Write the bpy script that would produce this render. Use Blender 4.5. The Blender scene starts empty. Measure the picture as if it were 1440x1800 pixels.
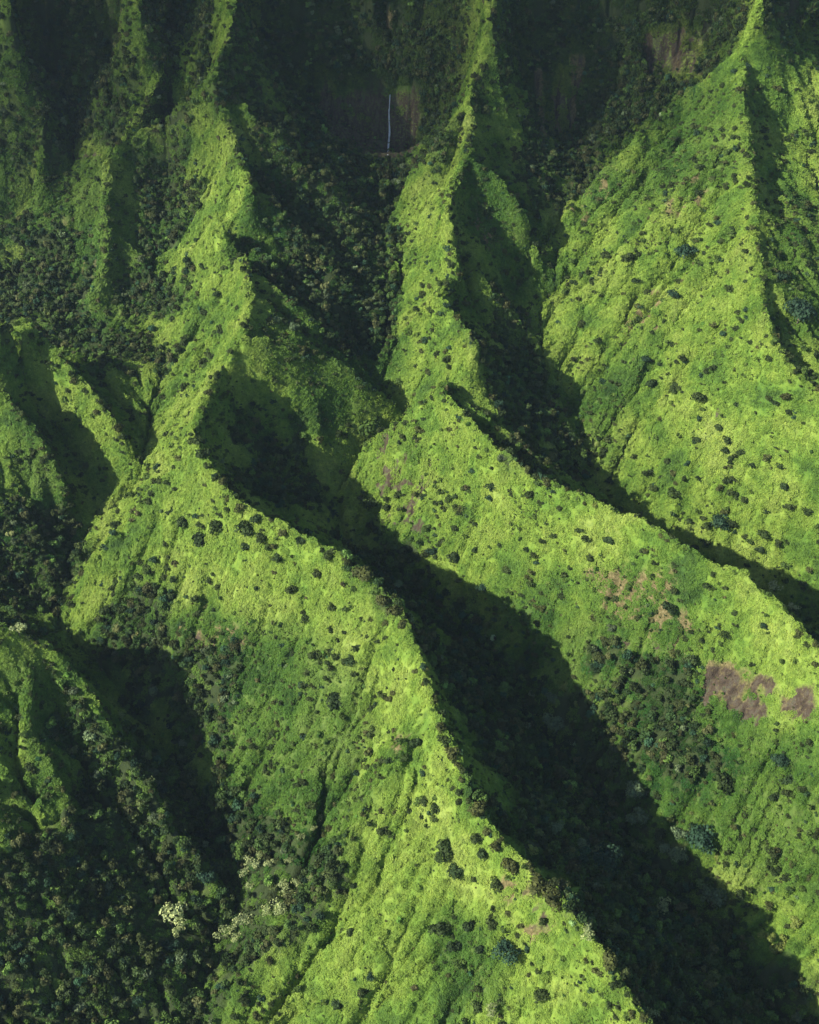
import bpy, bmesh, math, random
import numpy as np
from mathutils import Vector, Matrix
C = bpy.context.scene.collection
rng = np.random.default_rng(7)
random.seed(7)

# ------------------------------------------------------------------ camera
H = 600.0
PITCH = math.radians(36.0)
FPX = 900 / math.tan(math.radians(22.5))          # focal length in photo pixels (photo 1440x1800)
cam = bpy.data.cameras.new('camera')
camo = bpy.data.objects.new('camera', cam)
C.objects.link(camo)
camo.location = (0, 0, H)
camo.rotation_euler = (math.pi / 2 - PITCH, 0, 0)
cam.sensor_fit = 'VERTICAL'
cam.angle = math.radians(45)
cam.clip_start = 1.0
cam.clip_end = 6000
bpy.context.scene.camera = camo

# ------------------------------------------------------------------ world, sun, exposure
SUN_EL = math.radians(34)
SUN_DIR2 = Vector((-0.90, -0.43)).normalized()    # horizontal direction TOWARDS the sun
w = bpy.data.worlds.new('World')
bpy.context.scene.world = w
w.use_nodes = True
nt = w.node_tree
sky = nt.nodes.new('ShaderNodeTexSky')
sky.sky_type = 'NISHITA'
sky.sun_disc = False
sky.sun_elevation = SUN_EL
sky.sun_rotation = math.atan2(SUN_DIR2.x, SUN_DIR2.y)
bg = nt.nodes['Background']
nt.links.new(sky.outputs[0], bg.inputs[0])
bg.inputs[1].default_value = 0.095
sl = bpy.data.lights.new('sun', 'SUN')
sl.energy = 5.0
sl.angle = math.radians(0.5)
sl.color = (1.0, 0.93, 0.78)
so = bpy.data.objects.new('sun', sl)
C.objects.link(so)
sd = Vector((SUN_DIR2.x * math.cos(SUN_EL), SUN_DIR2.y * math.cos(SUN_EL), math.sin(SUN_EL)))
so.rotation_euler = sd.to_track_quat('Z', 'Y').to_euler()
so.location = (-300, 0, 900)
vs = bpy.context.scene.view_settings
vs.view_transform = 'Standard'
vs.look = 'None'
vs.gamma = 1
vs.exposure = 0.98
cy = bpy.context.scene.cycles
cy.max_bounces = 6
cy.diffuse_bounces = 3
cy.transparent_max_bounces = 12

# ------------------------------------------------------------------ terrain: ridge and valley lines (surveyed off the photo: px, py, elevation)
def W(px, py, z):
    a = PITCH
    cx, cyy = (px - 720) / FPX, -(py - 900) / FPX
    dx = cx
    dy = math.cos(a) + cyy * math.sin(a)
    dz = -math.sin(a) + cyy * math.cos(a)
    t = (z - H) / dz
    return (dx * t, dy * t, z)

def L(pts, tail_pre=(), tail_post=()):
    return list(tail_pre) + [W(*p) for p in pts] + list(tail_post)

WT = 1285.0    # y of the wall's top
LINES = []
def add(pts, pre=(), post=()):
    LINES.append(L(pts, pre, post))
# ridge 1
add([(415,0,332),(395,90,302),(375,150,285),(402,240,253),(425,300,238),(440,350,226),(430,365,215),(390,402,202),(405,425,201),(428,470,197),(442,540,185),(425,600,174),
     (385,660,163),(355,725,150),(335,772,154),(365,830,144),(410,890,140),(500,940,137),(600,990,135),(700,1080,130),(740,1170,125),(765,1265,119),
     (800,1330,115),(830,1430,110),(880,1490,107),(960,1560,105),(1020,1640,102),(1080,1720,98),(1130,1800,95),(1190,1900,88),(1260,2050,78)], pre=[(-185,WT,520)])
# ridge 2
add([(862,0,335),(856,90,294),(826,165,264),(826,230,248),(822,285,235),(795,335,224),(785,380,215),(797,465,190),(798,502,176),(765,530,179),(800,570,170),(834,612,166),
     (832,650,156),(800,676,146),(770,690,151),(810,740,144),(860,790,142),(940,850,141),(1040,890,142),(1130,930,140),(1200,980,136),(1300,1020,133),(1370,1080,128),
     (1440,1165,122),(1530,1270,113),(1640,1420,100),(1800,1600,85)], pre=[(85,WT,520)])
# ridge 3
add([(1335,0,345),(1303,90,306),(1303,180,284),(1315,260,262),(1320,340,245),(1327,440,225),(1340,560,203),(1375,640,187),(1440,700,172),(1540,800,152),(1700,950,120)], pre=[(380,WT,520)])
# spur of ridge 3 towards the gorge
add([(1303,90,306),(1200,172,264),(1100,272,229),(1045,330,205),(1000,380,186),(955,450,160),(925,500,143)])
# valley 1
add([(685,272,200),(674,390,177),(690,530,147),(690,600,133),(655,665,119),(712,735,104),(640,800,84),(590,870,70),(600,960,52),(680,1010,45),(760,1065,40),(860,1170,32),
     (1000,1340,22),(1130,1500,14),(1280,1680,6),(1400,1820,0),(1560,2050,-10)])
# valley 2
add([(1000,255,204),(990,330,190),(965,430,168),(918,520,148),(935,620,122),(1010,700,99),(1030,800,76),(1055,865,60),(1130,950,50),(1230,1010,42),(1340,1050,35),(1450,1120,28),(1600,1230,18),(1800,1400,5)])
# valley 0
add([(308,215,232),(296,330,201),(300,430,169),(265,545,138),(290,640,119),(285,750,100),(225,840,77),(140,935,55),(105,1050,40),(120,1120,33),(190,1190,27),(270,1290,20),
     (360,1400,14),(410,1560,8),(380,1700,3),(300,1850,-2),(200,2050,-8)])
# ridge 0a and its continuation up the wall
add([(240,0,335),(300,108,282),(272,165,264),(207,270,228),(190,300,219),(185,370,196),(187,440,172),(180,490,155),(150,570,124)], pre=[(-290,WT,520)])
add([(190,300,219),(135,370,187),(45,408,168),(-50,450,152),(-200,520,130)])
add([(375,150,285),(325,185,268),(272,228,243),(215,265,228)])
# far left ridge
add([(10,0,335),(45,90,285),(80,195,245),(75,260,222),(70,320,198)], pre=[(-415,WT,520)])
# valley left of 0a
add([(140,200,225),(120,300,198),(20,380,168),(-100,450,140)])
add([(-150,440,150),(0,500,142),(90,572,128),(170,605,122)])
# ridge L1
add([(-150,520,205),(-20,560,186),(75,598,158),(140,675,131),(205,760,106),(235,818,85)])
add([(-60,600,140),(0,655,126),(55,705,112),(118,775,90),(165,870,66),(150,925,57)])
add([(-200,620,175),(-60,660,150),(15,715,131),(75,785,110),(110,860,84),(115,920,62)])
add([(-300,1000,80),(-120,1040,62),(30,1060,48),(105,1060,40)])
# ridge L3
add([(-500,1000,190),(-300,1040,165),(-150,1070,142),(-60,1098,125),(30,1122,112),(90,1150,98),(150,1220,80),(210,1320,58),(290,1440,34),(380,1560,14)])
add([(-500,1900,80),(-250,1800,60),(-100,1790,42),(60,1860,22),(200,1950,2)])
add([(-500,1400,110),(-200,1400,85),(0,1500,62),(60,1650,40)])
# spur S1
# slope in front of the camera
add([(600,2000,10),(900,2050,30),(1100,2100,50)])
# spur S2
add([(337,785,149),(300,840,128),(265,880,112),(200,958,84),(128,1030,50)])
# spur R1b
add([(425,600,178),(500,618,166),(570,640,151),(640,685,130),(695,725,106)])
add([(400,700,138),(480,785,104),(575,880,70)])
# spur left of ridge 1
add([(395,400,216),(345,435,192),(312,470,166)])
# spurs of ridge 2
add([(688,302,192),(725,272,204),(765,225,223),(800,187,242)])
add([(826,180,261),(772,258,238),(722,320,205),(684,372,170)])
add([(765,530,176),(715,590,146),(664,655,110)])
add([(770,692,148),(705,752,121),(645,793,92),(596,862,74)])
add([(825,290,234),(880,335,216),(918,385,198),(945,435,176)])
add([(805,400,201),(845,500,170),(905,560,142)])
add([(832,610,165),(900,650,132),(960,720,104),(1005,740,92)])
# right of ridge 3
add([(1380,220,255),(1405,350,228),(1435,450,212),(1470,540,194),(1550,640,168),(1700,800,120)])
add([(1420,60,300),(1500,250,255),(1600,420,210),(1800,600,170)])
# the head wall: foot and top
def addw(pts):
    LINES.append([tuple(p) for p in pts])
addw([(-900,WT,520),(900,WT,520)])
addw([(-170,1186,272),(-95,1192,268),(-50,1184,262),(-19,1178,258),(5,1172,258),(40,1172,262)])
addw([(110,1178,270),(150,1185,268),(200,1190,275),(280,1190,290)])
addw([(-150,1165,215),(-95,1172,203),(-19,1158,190),(20,1150,196),(55,1140,212)])
addw([(100,1150,205),(145,1158,199),(175,1165,212)])
addw([(340,1135,285),(285,1103,243),(245,1087,216),(212,1070,204),(180,1074,200),(156,1110,200),(152,1146,203)])
addw([(300,1190,300),(220,1180,255)])
addw([(-270,1160,215),(-215,1155,220)])
addw([(-400,1160,215),(-330,1165,212)])
addw([(-700,1100,190),(-450,1150,205)])
addw([(420,1130,230),(600,1100,220),(800,1100,220)])

X0, X1, Y0, Y1 = -460.0, 560.0, 235.0, 1300.0
def raster(step):
    nx, ny = int((X1 - X0) / step) + 1, int((Y1 - Y0) / step) + 1
    acc = np.zeros((ny, nx)); cnt = np.zeros((ny, nx))
    for pl in LINES:
        P = np.array(pl, float)
        for a, b in zip(P[:-1], P[1:]):
            n = max(2, int(np.hypot(*(b - a)[:2]) / (step * 0.45)))
            t = np.linspace(0, 1, n)[:, None]
            q = a + (b - a) * t
            i = np.round((q[:, 0] - X0) / step).astype(int); j = np.round((q[:, 1] - Y0) / step).astype(int)
            ok = (i >= 0) & (i < nx) & (j >= 0) & (j < ny)
            np.add.at(acc, (j[ok], i[ok]), q[ok, 2]); np.add.at(cnt, (j[ok], i[ok]), 1)
    m = cnt > 0
    return np.where(m, acc / np.maximum(cnt, 1), 0), m

def resize(a, shape):
    ny, nx = shape
    y = np.linspace(0, a.shape[0] - 1, ny); x = np.linspace(0, a.shape[1] - 1, nx)
    j = np.minimum(y.astype(int), a.shape[0] - 2); i = np.minimum(x.astype(int), a.shape[1] - 2)
    fy = (y - j)[:, None]; fx = (x - i)[None, :]
    A = a[j][:, i]; B = a[j][:, i + 1]; Cc = a[j + 1][:, i]; D = a[j + 1][:, i + 1]
    return (A * (1 - fx) + B * fx) * (1 - fy) + (Cc * (1 - fx) + D * fx) * fy

def nb(h):
    p = np.pad(h, 1, mode='edge')
    return (p[:-2, 1:-1] + p[2:, 1:-1] + p[1:-1, :-2] + p[1:-1, 2:]) * 0.25
def blur(h, n):
    for _ in range(n):
        h = 0.5 * h + 0.5 * nb(h)
    return h

h = None
for step, it in ((32, 400), (16, 300), (8, 300), (4, 250), (2, 150)):
    val, m = raster(step)
    h = np.full(val.shape, 150.0) if h is None else resize(h, val.shape)
    h[m] = val[m]
    for _ in range(it):
        h = nb(h); h[m] = val[m]
base2 = h

# ------------------------------------------------------------------ value noise and drainage
def vnoise(x, y, seed):
    r = np.random.default_rng(seed); T = r.random((256, 256))
    xi = np.floor(x).astype(int); yi = np.floor(y).astype(int)
    fx = x - xi; fy = y - yi
    fx = fx * fx * (3 - 2 * fx); fy = fy * fy * (3 - 2 * fy)
    a = T[yi & 255, xi & 255]; b = T[yi & 255, (xi + 1) & 255]; c = T[(yi + 1) & 255, xi & 255]; d = T[(yi + 1) & 255, (xi + 1) & 255]
    return (a * (1 - fx) + b * fx) * (1 - fy) + (c * (1 - fx) + d * fx) * fy - 0.5
def fbm(x, y, seed, o=4, g=0.5):
    s = 0; a = 1
    for k in range(o):
        s = s + a * vnoise(x * 2 ** k + 17.3 * k, y * 2 ** k + 9.1 * k, seed + k); a *= g
    return s

STEP = 1.25
nx, ny = int((X1 - X0) / STEP) + 1, int((Y1 - Y0) / STEP) + 1
h = resize(base2, (ny, nx))
gx, gy = np.meshgrid(np.linspace(X0, X1, nx), np.linspace(Y0, Y1, ny))
val, m = raster(STEP)
keep = np.clip(blur(m.astype(float), 60) * 14, 0, 1)          # 1 on the ridge and valley lines
h = blur(h, 3)
h += (1 - keep * 0.8) * fbm(gx / 55, gy / 55, 3, 3) * 11
# crests and gully lines: crisp, not rounded
lap = val - blur(h, 50)
def near(mask_, reach):
    d = np.where(mask_, 0.0, 99.0)
    for _ in range(int(reach / STEP) + 2):
        p_ = np.pad(d, 1, mode='edge')
        o4 = np.minimum(np.minimum(p_[:-2, 1:-1], p_[2:, 1:-1]), np.minimum(p_[1:-1, :-2], p_[1:-1, 2:])) + STEP
        o8 = np.minimum(np.minimum(p_[:-2, :-2], p_[2:, 2:]), np.minimum(p_[2:, :-2], p_[:-2, 2:])) + STEP * 1.414
        d = np.minimum(d, np.minimum(o4, o8))
    return d
dr = near(m & (lap > 0.5), 90); dv = near(m & (lap < -0.5), 90)
h += 9.0 * (1 - 0.85 * (gx > 200) * (gy > 690)) * np.clip(1 - dr / 20, 0, 1) ** 1.5 - 4.5 * (1 - 0.85 * (gx > 200) * (gy > 690)) * np.clip(1 - dr / 60, 0, 1)
h += 2.6 * np.clip(1 - dr / 14, 0, 1) * fbm(gx / 13, gy / 13, 79, 3) * 2
h -= 7.0 * (4 * dr * dv / (dr + dv + 1e-3) ** 2) * np.clip(dr / 8, 0, 1) * (gy < 1150)
wallm = np.clip((gy - 1150) / 40, 0, 1) * np.clip((h - 200) / 50, 0, 1)
rib = np.abs(fbm(gx / 30 + 3, gy / 90, 71, 3))
h += wallm * (1 - keep) * (rib - 0.2) * 55
h += wallm * (1 - keep) * np.abs(fbm(gx / 11, gy / 60, 75, 2)) * 16
ph = (h + 14 * fbm(gx / 40, gy / 40, 77, 2)) / 30.0
h += wallm * 6.0 * np.sin(2 * np.pi * ph)
h += (1 - keep * 0.85) * fbm(gx / 22, gy / 22, 5, 2) * 5.0

GROOVES = [ ([(760,1262),(715,1340),(660,1420),(625,1480),(590,1565),(480,1685),(370,1800)],15,26), ([(690,1250),(620,1370),(560,1480),(480,1600)],-9,20),
 # ribs (+) and gullies (-) on the slopes: photo points, height, half width
 ([(1250,180),(1120,330),(1000,470),(950,540)],-7,13), ([(1290,220),(1180,370),(1050,510),(970,590)],6,12), ([(1300,300),(1200,430),(1100,560),(1020,660)],-7,12),
 ([(1320,360),(1230,480),(1130,600),(1050,690)],6,12), ([(1330,480),(1250,590),(1150,700),(1070,800)],-6,13), ([(1340,560),(1270,640),(1180,740),(1090,850)],5,14),
 ([(1200,230),(1080,360),(980,470)],4,9), ([(1400,720),(1300,820),(1200,930)],-4,14),
 ([(390,230),(350,350),(325,430)],-6,8), ([(425,470),(350,560),(310,640)],-7,9), ([(430,560),(370,610),(320,680)],5,8), ([(420,330),(370,400),(330,430)],4,7),
 ([(430,320),(520,420),(640,560)],8,13), ([(437,410),(540,520),(650,620)],-7,12), ([(400,180),(500,280),(650,400)],9,14), ([(420,260),(530,370),(660,490)],-7,12),
 ([(440,480),(520,560),(600,610)],6,10), ([(30,1150),(70,1270),(110,1420),(120,1550)],7,12), ([(90,1190),(140,1320),(170,1450)],-6,12), ([(0,1250),(30,1400),(60,1520)],-6,12),
 ([(1015,80),(1008,160),(994,250)],-9,5), ([(940,120),(950,240)],-8,5), ([(686,-10),(688,80)],-9,6), ([(190,60),(200,150),(205,190)],-9,8), ([(235,-10),(275,60)],-8,7),
 ([(500,-10),(560,80),(620,140)],10,12), ([(560,30),(640,110)],-7,9), ([(1130,60),(1150,150)],-7,6), ([(1190,50),(1195,130)],-6,5), ([(1070,40),(1075,120)],5,8),
 ([(180,330),(120,420),(60,480)],-5,9), ([(185,400),(240,470),(270,520)],5,8), ([(200,330),(260,400),(290,450)],-5,8), ([(500,650),(470,720),(500,800)],-5,9), ([(580,660),(560,740),(570,820)],5,9),
 ([(850,620),(900,720),(960,800)],-6,9), ([(800,700),(900,790),(990,850)],5,8), ([(60,720),(110,800),(140,890)],5,8),
 ([(330,860),(300,960),(280,1050)],-5,12), ([(400,900),(350,1010),(330,1090)],6,14), ([(250,900),(190,990),(170,1060)],4,8),
 ([(720,770),(690,860),(640,950)],-4,12), ([(860,810),(820,930),(800,1010)],4,16), ([(1000,900),(980,1000),(1000,1080)],-4,18), ([(1190,990),(1200,1080),(1260,1180)],4,18),
 ([(560,1000),(520,1150),(470,1300),(430,1450)],-4,16), ([(660,1080),(620,1200),(560,1350),(500,1480)],4,16), ([(480,950),(420,1080),(390,1200)],3,14),
 ([(860,1500),(800,1600),(760,1750)],-3,18), ([(960,1600),(940,1700),(960,1800)],4,14), ([(740,1480),(700,1600),(620,1740)],3,18),
]
def hit0(hh, q):
    q = np.array(q, float); cx, cyy = (q[:, 0] - 720) / FPX, -(q[:, 1] - 900) / FPX
    dx, dy, dz = cx, math.cos(PITCH) + cyy * math.sin(PITCH), -math.sin(PITCH) + cyy * math.cos(PITCH)
    t = np.full(len(q), 300.0); done = np.zeros(len(q), bool)
    while t.max() < 1700 and not done.all():
        i = np.clip(((dx * t - X0) / STEP).astype(int), 0, nx - 1); j = np.clip(((dy * t - Y0) / STEP).astype(int), 0, ny - 1)
        done |= H + dz * t < hh[j, i]
        t = np.where(done, t, t + 1.0)
    return dx * t, dy * t
dh = np.zeros_like(h)
wgx = gx + fbm(gx / 18, gy / 18, 81, 3) * 9; wgy = gy + fbm(gx / 18, gy / 18, 85, 3) * 9
for pts, amp, wid in GROOVES:
    ax, ay = hit0(h, pts)
    best = np.full(h.shape, 1e9); tap = np.zeros(h.shape)
    ns = len(ax) - 1
    for k in range(ns):
        ex, ey = ax[k + 1] - ax[k], ay[k + 1] - ay[k]; l2 = ex * ex + ey * ey + 1e-6
        u = np.clip(((wgx - ax[k]) * ex + (wgy - ay[k]) * ey) / l2, 0, 1)
        d2 = (wgx - ax[k] - u * ex) ** 2 + (wgy - ay[k] - u * ey) ** 2
        w_ = (k + u) / ns
        tap = np.where(d2 < best, np.clip(w_ * 5, 0, 1) * np.clip((1 - w_) * 5, 0, 1), tap); best = np.minimum(best, d2)
    d = np.sqrt(best) / wid
    dh += (1.4 if max(p_[1] for p_ in pts) < 900 else 1.0) * amp * np.clip(1 - d, 0, 1) ** 1.3 * tap
h += dh * (1 - keep * 0.5)

def carve(h, n, steps, depth, smooth, seed):
    r = np.random.default_rng(seed)
    hs = blur(h, smooth)
    gyy, gxx = np.gradient(hs)
    px = r.random(n) * (nx - 3) + 1; py = r.random(n) * (ny - 3) + 1
    acc = np.zeros(h.size)
    vx = np.zeros(n); vy = np.zeros(n)
    for s in range(steps):
        i = px.astype(int); j = py.astype(int)
        g0 = gxx[j, i]; g1 = gyy[j, i]
        vx = vx * 0.4 - g0; vy = vy * 0.4 - g1
        l = np.hypot(vx, vy) + 1e-6
        px = np.clip(px + vx / l, 1, nx - 2); py = np.clip(py + vy / l, 1, ny - 2)
        acc += np.bincount(py.astype(int) * nx + px.astype(int), minlength=h.size)
    acc = acc.reshape(h.shape)
    f = np.log1p(acc * 60000.0 / n)
    f = blur(f, 2)
    f = f - blur(f, 150)
    return h - depth * f * (1 - 0.55 * keep)
for k, (dep, sm) in enumerate(((2.0, 14), (1.3, 7), (0.6, 3))):
    h = carve(h, 60000, 110, dep, sm, 11 + k)
h += fbm(gx / 14, gy / 14, 30, 3) * 1.4
h += fbm(gx / 3.2, gy / 3.2, 40, 2) * 0.45
HT = h

def height(x, y):
    fx = np.clip((np.asarray(x) - X0) / STEP, 0, nx - 1.001); fy = np.clip((np.asarray(y) - Y0) / STEP, 0, ny - 1.001)
    i = fx.astype(int); j = fy.astype(int); u = fx - i; v = fy - j
    return (HT[j, i] * (1 - u) + HT[j, i + 1] * u) * (1 - v) + (HT[j + 1, i] * (1 - u) + HT[j + 1, i + 1] * u) * v

def grid_mesh(name, X, Y, Z):
    ny_, nx_ = X.shape
    me = bpy.data.meshes.new(name)
    co = np.stack([X, Y, Z], -1).reshape(-1, 3).astype(np.float32)
    idx = np.arange(nx_ * ny_, dtype=np.int32).reshape(ny_, nx_)
    q = np.stack([idx[:-1, :-1], idx[:-1, 1:], idx[1:, 1:], idx[1:, :-1]], -1).reshape(-1, 4)
    me.vertices.add(len(co)); me.vertices.foreach_set('co', co.ravel())
    me.loops.add(q.size); me.loops.foreach_set('vertex_index', q.ravel())
    me.polygons.add(len(q)); me.polygons.foreach_set('loop_start', np.arange(0, q.size, 4, dtype=np.int32))
    me.polygons.foreach_set('loop_total', np.full(len(q), 4, np.int32))
    me.update(calc_edges=True)
    me.polygons.foreach_set('use_smooth', np.ones(len(q), bool))
    return me


# ------------------------------------------------------------------ helpers on the terrain
def project(x, y, z):
    """photo pixel of a world point"""
    dz = z - H
    dep = y * math.cos(PITCH) - dz * math.sin(PITCH)
    up = y * math.sin(PITCH) + dz * math.cos(PITCH)
    return 720 + FPX * x / dep, 900 - FPX * up / dep, dep

def hit(px, py):
    """where the sight line through a photo pixel meets the ground"""
    px = np.atleast_1d(np.asarray(px, float)); py = np.atleast_1d(np.asarray(py, float))
    cx, cyy = (px - 720) / FPX, -(py - 900) / FPX
    dx, dy, dz = cx, math.cos(PITCH) + cyy * math.sin(PITCH), -math.sin(PITCH) + cyy * math.cos(PITCH)
    t = np.full(px.shape, 300.0); done = np.zeros(px.shape, bool)
    while t.max() < 1700 and not done.all():
        below = H + dz * t < height(dx * t, dy * t)
        done |= below
        t = np.where(done, t, t + 1.0)
    x, y = dx * t, dy * t
    return x, y, height(x, y), t

def inpoly(px, py, poly):
    r = np.zeros(np.shape(px), bool)
    n = len(poly)
    for i in range(n):
        x0, y0 = poly[i]; x1, y1 = poly[(i + 1) % n]
        if y0 == y1: continue
        c = ((y0 > py) != (y1 > py)) & (px < (x1 - x0) * (py - y0) / (y1 - y0) + x0)
        r ^= c
    return r

# valley floor surface -> height above the floor
VAL_IDX = [i for i, pl in enumerate(LINES) if False]
gyy, gxx = np.gradient(HT, STEP)
SL = np.degrees(np.arctan(np.hypot(gxx, gyy)))
PXg, PYg, DEPg = project(gx, gy, HT)
nz1 = fbm(gx / 26, gy / 26, 51, 4); nz2 = fbm(gx / 9, gy / 9, 57, 3)
wpx = PXg + nz1 * 90 + nz2 * 40; wpy = PYg + fbm(gx / 26, gy / 26, 53, 4) * 80 + nz2 * 36

FOREST = [
 [(440,190),(560,200),(690,330),(695,520),(650,640),(570,600),(470,545),(455,430),(470,330)],
 [(840,480),(900,520),(960,640),(1030,780),(1000,820),(900,700),(840,600)],
 [(-60,460),(100,530),(300,600),(290,680),(200,650),(80,600),(-60,590)],
 [(-200,1470),(0,1480),(60,1470),(120,1380),(110,1230),(150,1200),(230,1280),(330,1380),(400,1390),(425,1500),(520,1500),(600,1540),(500,1680),(370,1810),(300,2100),(-300,2100)],
 [(600,930),(680,960),(760,1030),(850,1080),(960,1180),(1130,1350),(1270,1560),(1440,1760),(1600,1900),(1200,1900),(1090,1700),(1000,1560),(880,1450),(830,1350),(790,1220),(720,1100),(640,1010)],
 [(1010,1130),(1150,1130),(1230,1240),(1290,1370),(1210,1380),(1070,1240)],
 [(330,1130),(430,1180),(420,1300),(440,1400),(520,1460),(560,1560),(430,1560),(380,1380)],
 [(560,130),(690,300),(680,400),(710,560),(660,650),(560,600),(620,480),(540,350),(480,200)],
 [(850,600),(950,690),(1030,800),(1045,860),(930,830),(860,740)],
 [(0,380),(130,420),(170,560),(290,640),(280,700),(180,620),(60,590),(0,520)],
 [(260,200),(348,190),(366,300),(338,400),(318,440),(300,540),(230,560),(250,400)],
 [(670,290),(815,178),(770,262),(720,322),(680,376)],
 [(1000,230),(1200,130),(1290,70),(1290,90),(1200,170),(1100,268),(1005,362)],
 [(200,1040),(260,1030),(330,1120),(390,1380),(280,1300),(180,1150)],
 [(-100,930),(80,900),(150,940),(110,1050),(60,1110),(-100,1080)],
 [(930,180),(1010,250),(1000,330),(960,440),(930,400),(880,240)],
 [(440,700),(560,800),(590,900),(560,930),(440,860),(390,800)],
 [(-100,-100),(1440,-100),(1440,60),(1150,140),(1000,250),(860,170),(690,280),(560,150),(400,180),(200,260),(0,300),(-100,300)],
]
SHRUBBY = [
 [(440,600),(520,610),(600,640),(690,720),(600,760),(500,700)],
 [(0,280),(200,290),(180,560),(0,560)],
 [(930,1090),(1150,1090),(1260,1230),(1440,1300),(1440,1480),(1260,1470),(1100,1300)],
 [(1350,330),(1440,380),(1500,640),(1400,600),(1360,470)],
 [(330,1080),(480,1060),(600,1180),(650,1280),(640,1420),(560,1560),(440,1560),(390,1380)],
 [(870,1060),(1000,1070),(1100,1010),(1180,1060),(1240,1200),(1440,1330),(1440,1560),(1300,1560),(1100,1320),(960,1170)],
 [(430,250),(560,330),(640,480),(700,560),(690,700),(560,640),(440,560),(420,420)],
 [(0,700),(120,780),(170,900),(120,1000),(0,960)],
 [(1020,640),(1120,640),(1080,760),(1130,860),(1040,820)],
 [(0,1130),(120,1160),(110,1400),(0,1480)],
 [(750,1580),(880,1640),(860,1720),(760,1800)],
 [(190,320),(290,380),(270,540),(190,540)],
 [(1180,150),(1290,120),(1310,260),(1180,340),(1080,400),(1040,360),(1120,280)],
 [(840,240),(930,360),(960,450),(900,520),(840,420),(800,330)],
]
BROWN = [  # patches of dead fern and bare soil
 [(330,1095),(400,1090),(440,1130),(380,1180),(370,1240),(330,1170)],
 [(690,1290),(740,1270),(740,1310),(680,1340)],
 [(1230,1150),(1300,1170),(1380,1210),(1440,1220),(1440,1270),(1300,1260),(1220,1220)],
 [(1040,310),(1100,290),(1080,350),(1010,400)],
 [(1180,340),(1260,300),(1240,370),(1140,390)],
 [(1130,380),(1180,350),(1160,420),(1110,440)],
 [(1020,1000),(1180,1000),(1240,1130),(1200,1150),(1060,1080)],
 [(830,340),(860,370),(870,440),(840,440)],
 [(60,400),(110,370),(120,400)], [(140,440),(170,440),(160,540),(130,520)],
 [(1240,130),(1290,110),(1280,140),(1230,150)],
 [(1160,560),(1180,540),(1200,560),(1150,620)], [(880,1540),(960,1570),(990,1630),(930,1660),(890,1600)],
 [(680,330),(730,300),(710,360),(680,380)], [(1120,520),(1160,500),(1140,560),(1090,600)],
]
ROCK = [   # dark basalt showing through
 [(680,745),(750,755),(775,870),(735,940),(670,920),(650,830)],
 [(1090,1110),(1180,1120),(1170,1150),(1080,1130)],
 [(1230,1165),(1330,1190),(1440,1210),(1440,1270),(1350,1290),(1240,1245)],
 [(910,1560),(960,1580),(960,1640),(910,1620)],
 [(560,165),(680,160),(740,165),(730,270),(660,275),(600,250),(570,220)],
 [(965,110),(1030,90),(1015,250),(960,250)],
 [(1130,60),(1250,40),(1230,150),(1150,150)],
 [(340,1110),(370,1110),(360,1140),(335,1140)],
 [(130,265),(210,262),(205,282),(130,285)], [(1245,700),(1270,705),(1262,735),(1245,730)],
]
qpx = PXg + nz1 * 30 + nz2 * 26; qpy = PYg + nz2 * 24 + nz1 * 20
def mask(polys, k=6, tight=False):
    m_ = np.zeros(gx.shape)
    for p in polys: m_ = np.maximum(m_, inpoly(qpx if tight else wpx, qpy if tight else wpy, p))
    return blur(m_.astype(float), k)
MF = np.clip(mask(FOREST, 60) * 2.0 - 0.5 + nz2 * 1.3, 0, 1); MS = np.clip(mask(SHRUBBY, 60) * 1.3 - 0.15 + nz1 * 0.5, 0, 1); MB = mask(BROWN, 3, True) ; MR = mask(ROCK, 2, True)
MF = MF * np.clip(1 - MR * 1.5, 0, 1)
_keep = LINES
LINES = [_keep[i] for i in (0, 1, 2)] + [pl for pl in _keep if abs(pl[0][0] + 290) < 1 or abs(pl[0][0] + 415) < 1]
_, spine = raster(STEP)
LINES = _keep
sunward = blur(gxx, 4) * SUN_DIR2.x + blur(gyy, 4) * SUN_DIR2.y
LIT_SPINE = np.clip(1.25 - near(spine, 40) / 26, 0, 1) * np.clip(0.6 - sunward * 2, 0, 1) * np.clip((gy - 1020) / 30, 0, 1) * (0.35 + 0.65 * np.clip((gx + 260) / 60, 0, 1))  # sun-facing sides of the high crests, where sunlight is painted in
MF = MF * (1 - LIT_SPINE)
cliff = np.clip((blur(SL, 2) - 66) / 10, 0, 1) * (gy > 1120)
nz3 = fbm(gx / 4, gy / 4, 59, 2)
MR = np.clip(MR * (0.74 + 1.8 * nz2 + 2.4 * nz3) + cliff * np.clip(0.35 + fbm(gx / 9, gy / 50, 61, 3) * 2.2, 0, 1), 0, 1)
MB = np.clip(MB * (0.75 + 2.0 * nz2 + 1.2 * nz3) + 1.5 * np.clip(fbm(gx / 16, gy / 16, 91, 4) - 0.42, 0, 1), 0, 1)

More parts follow.
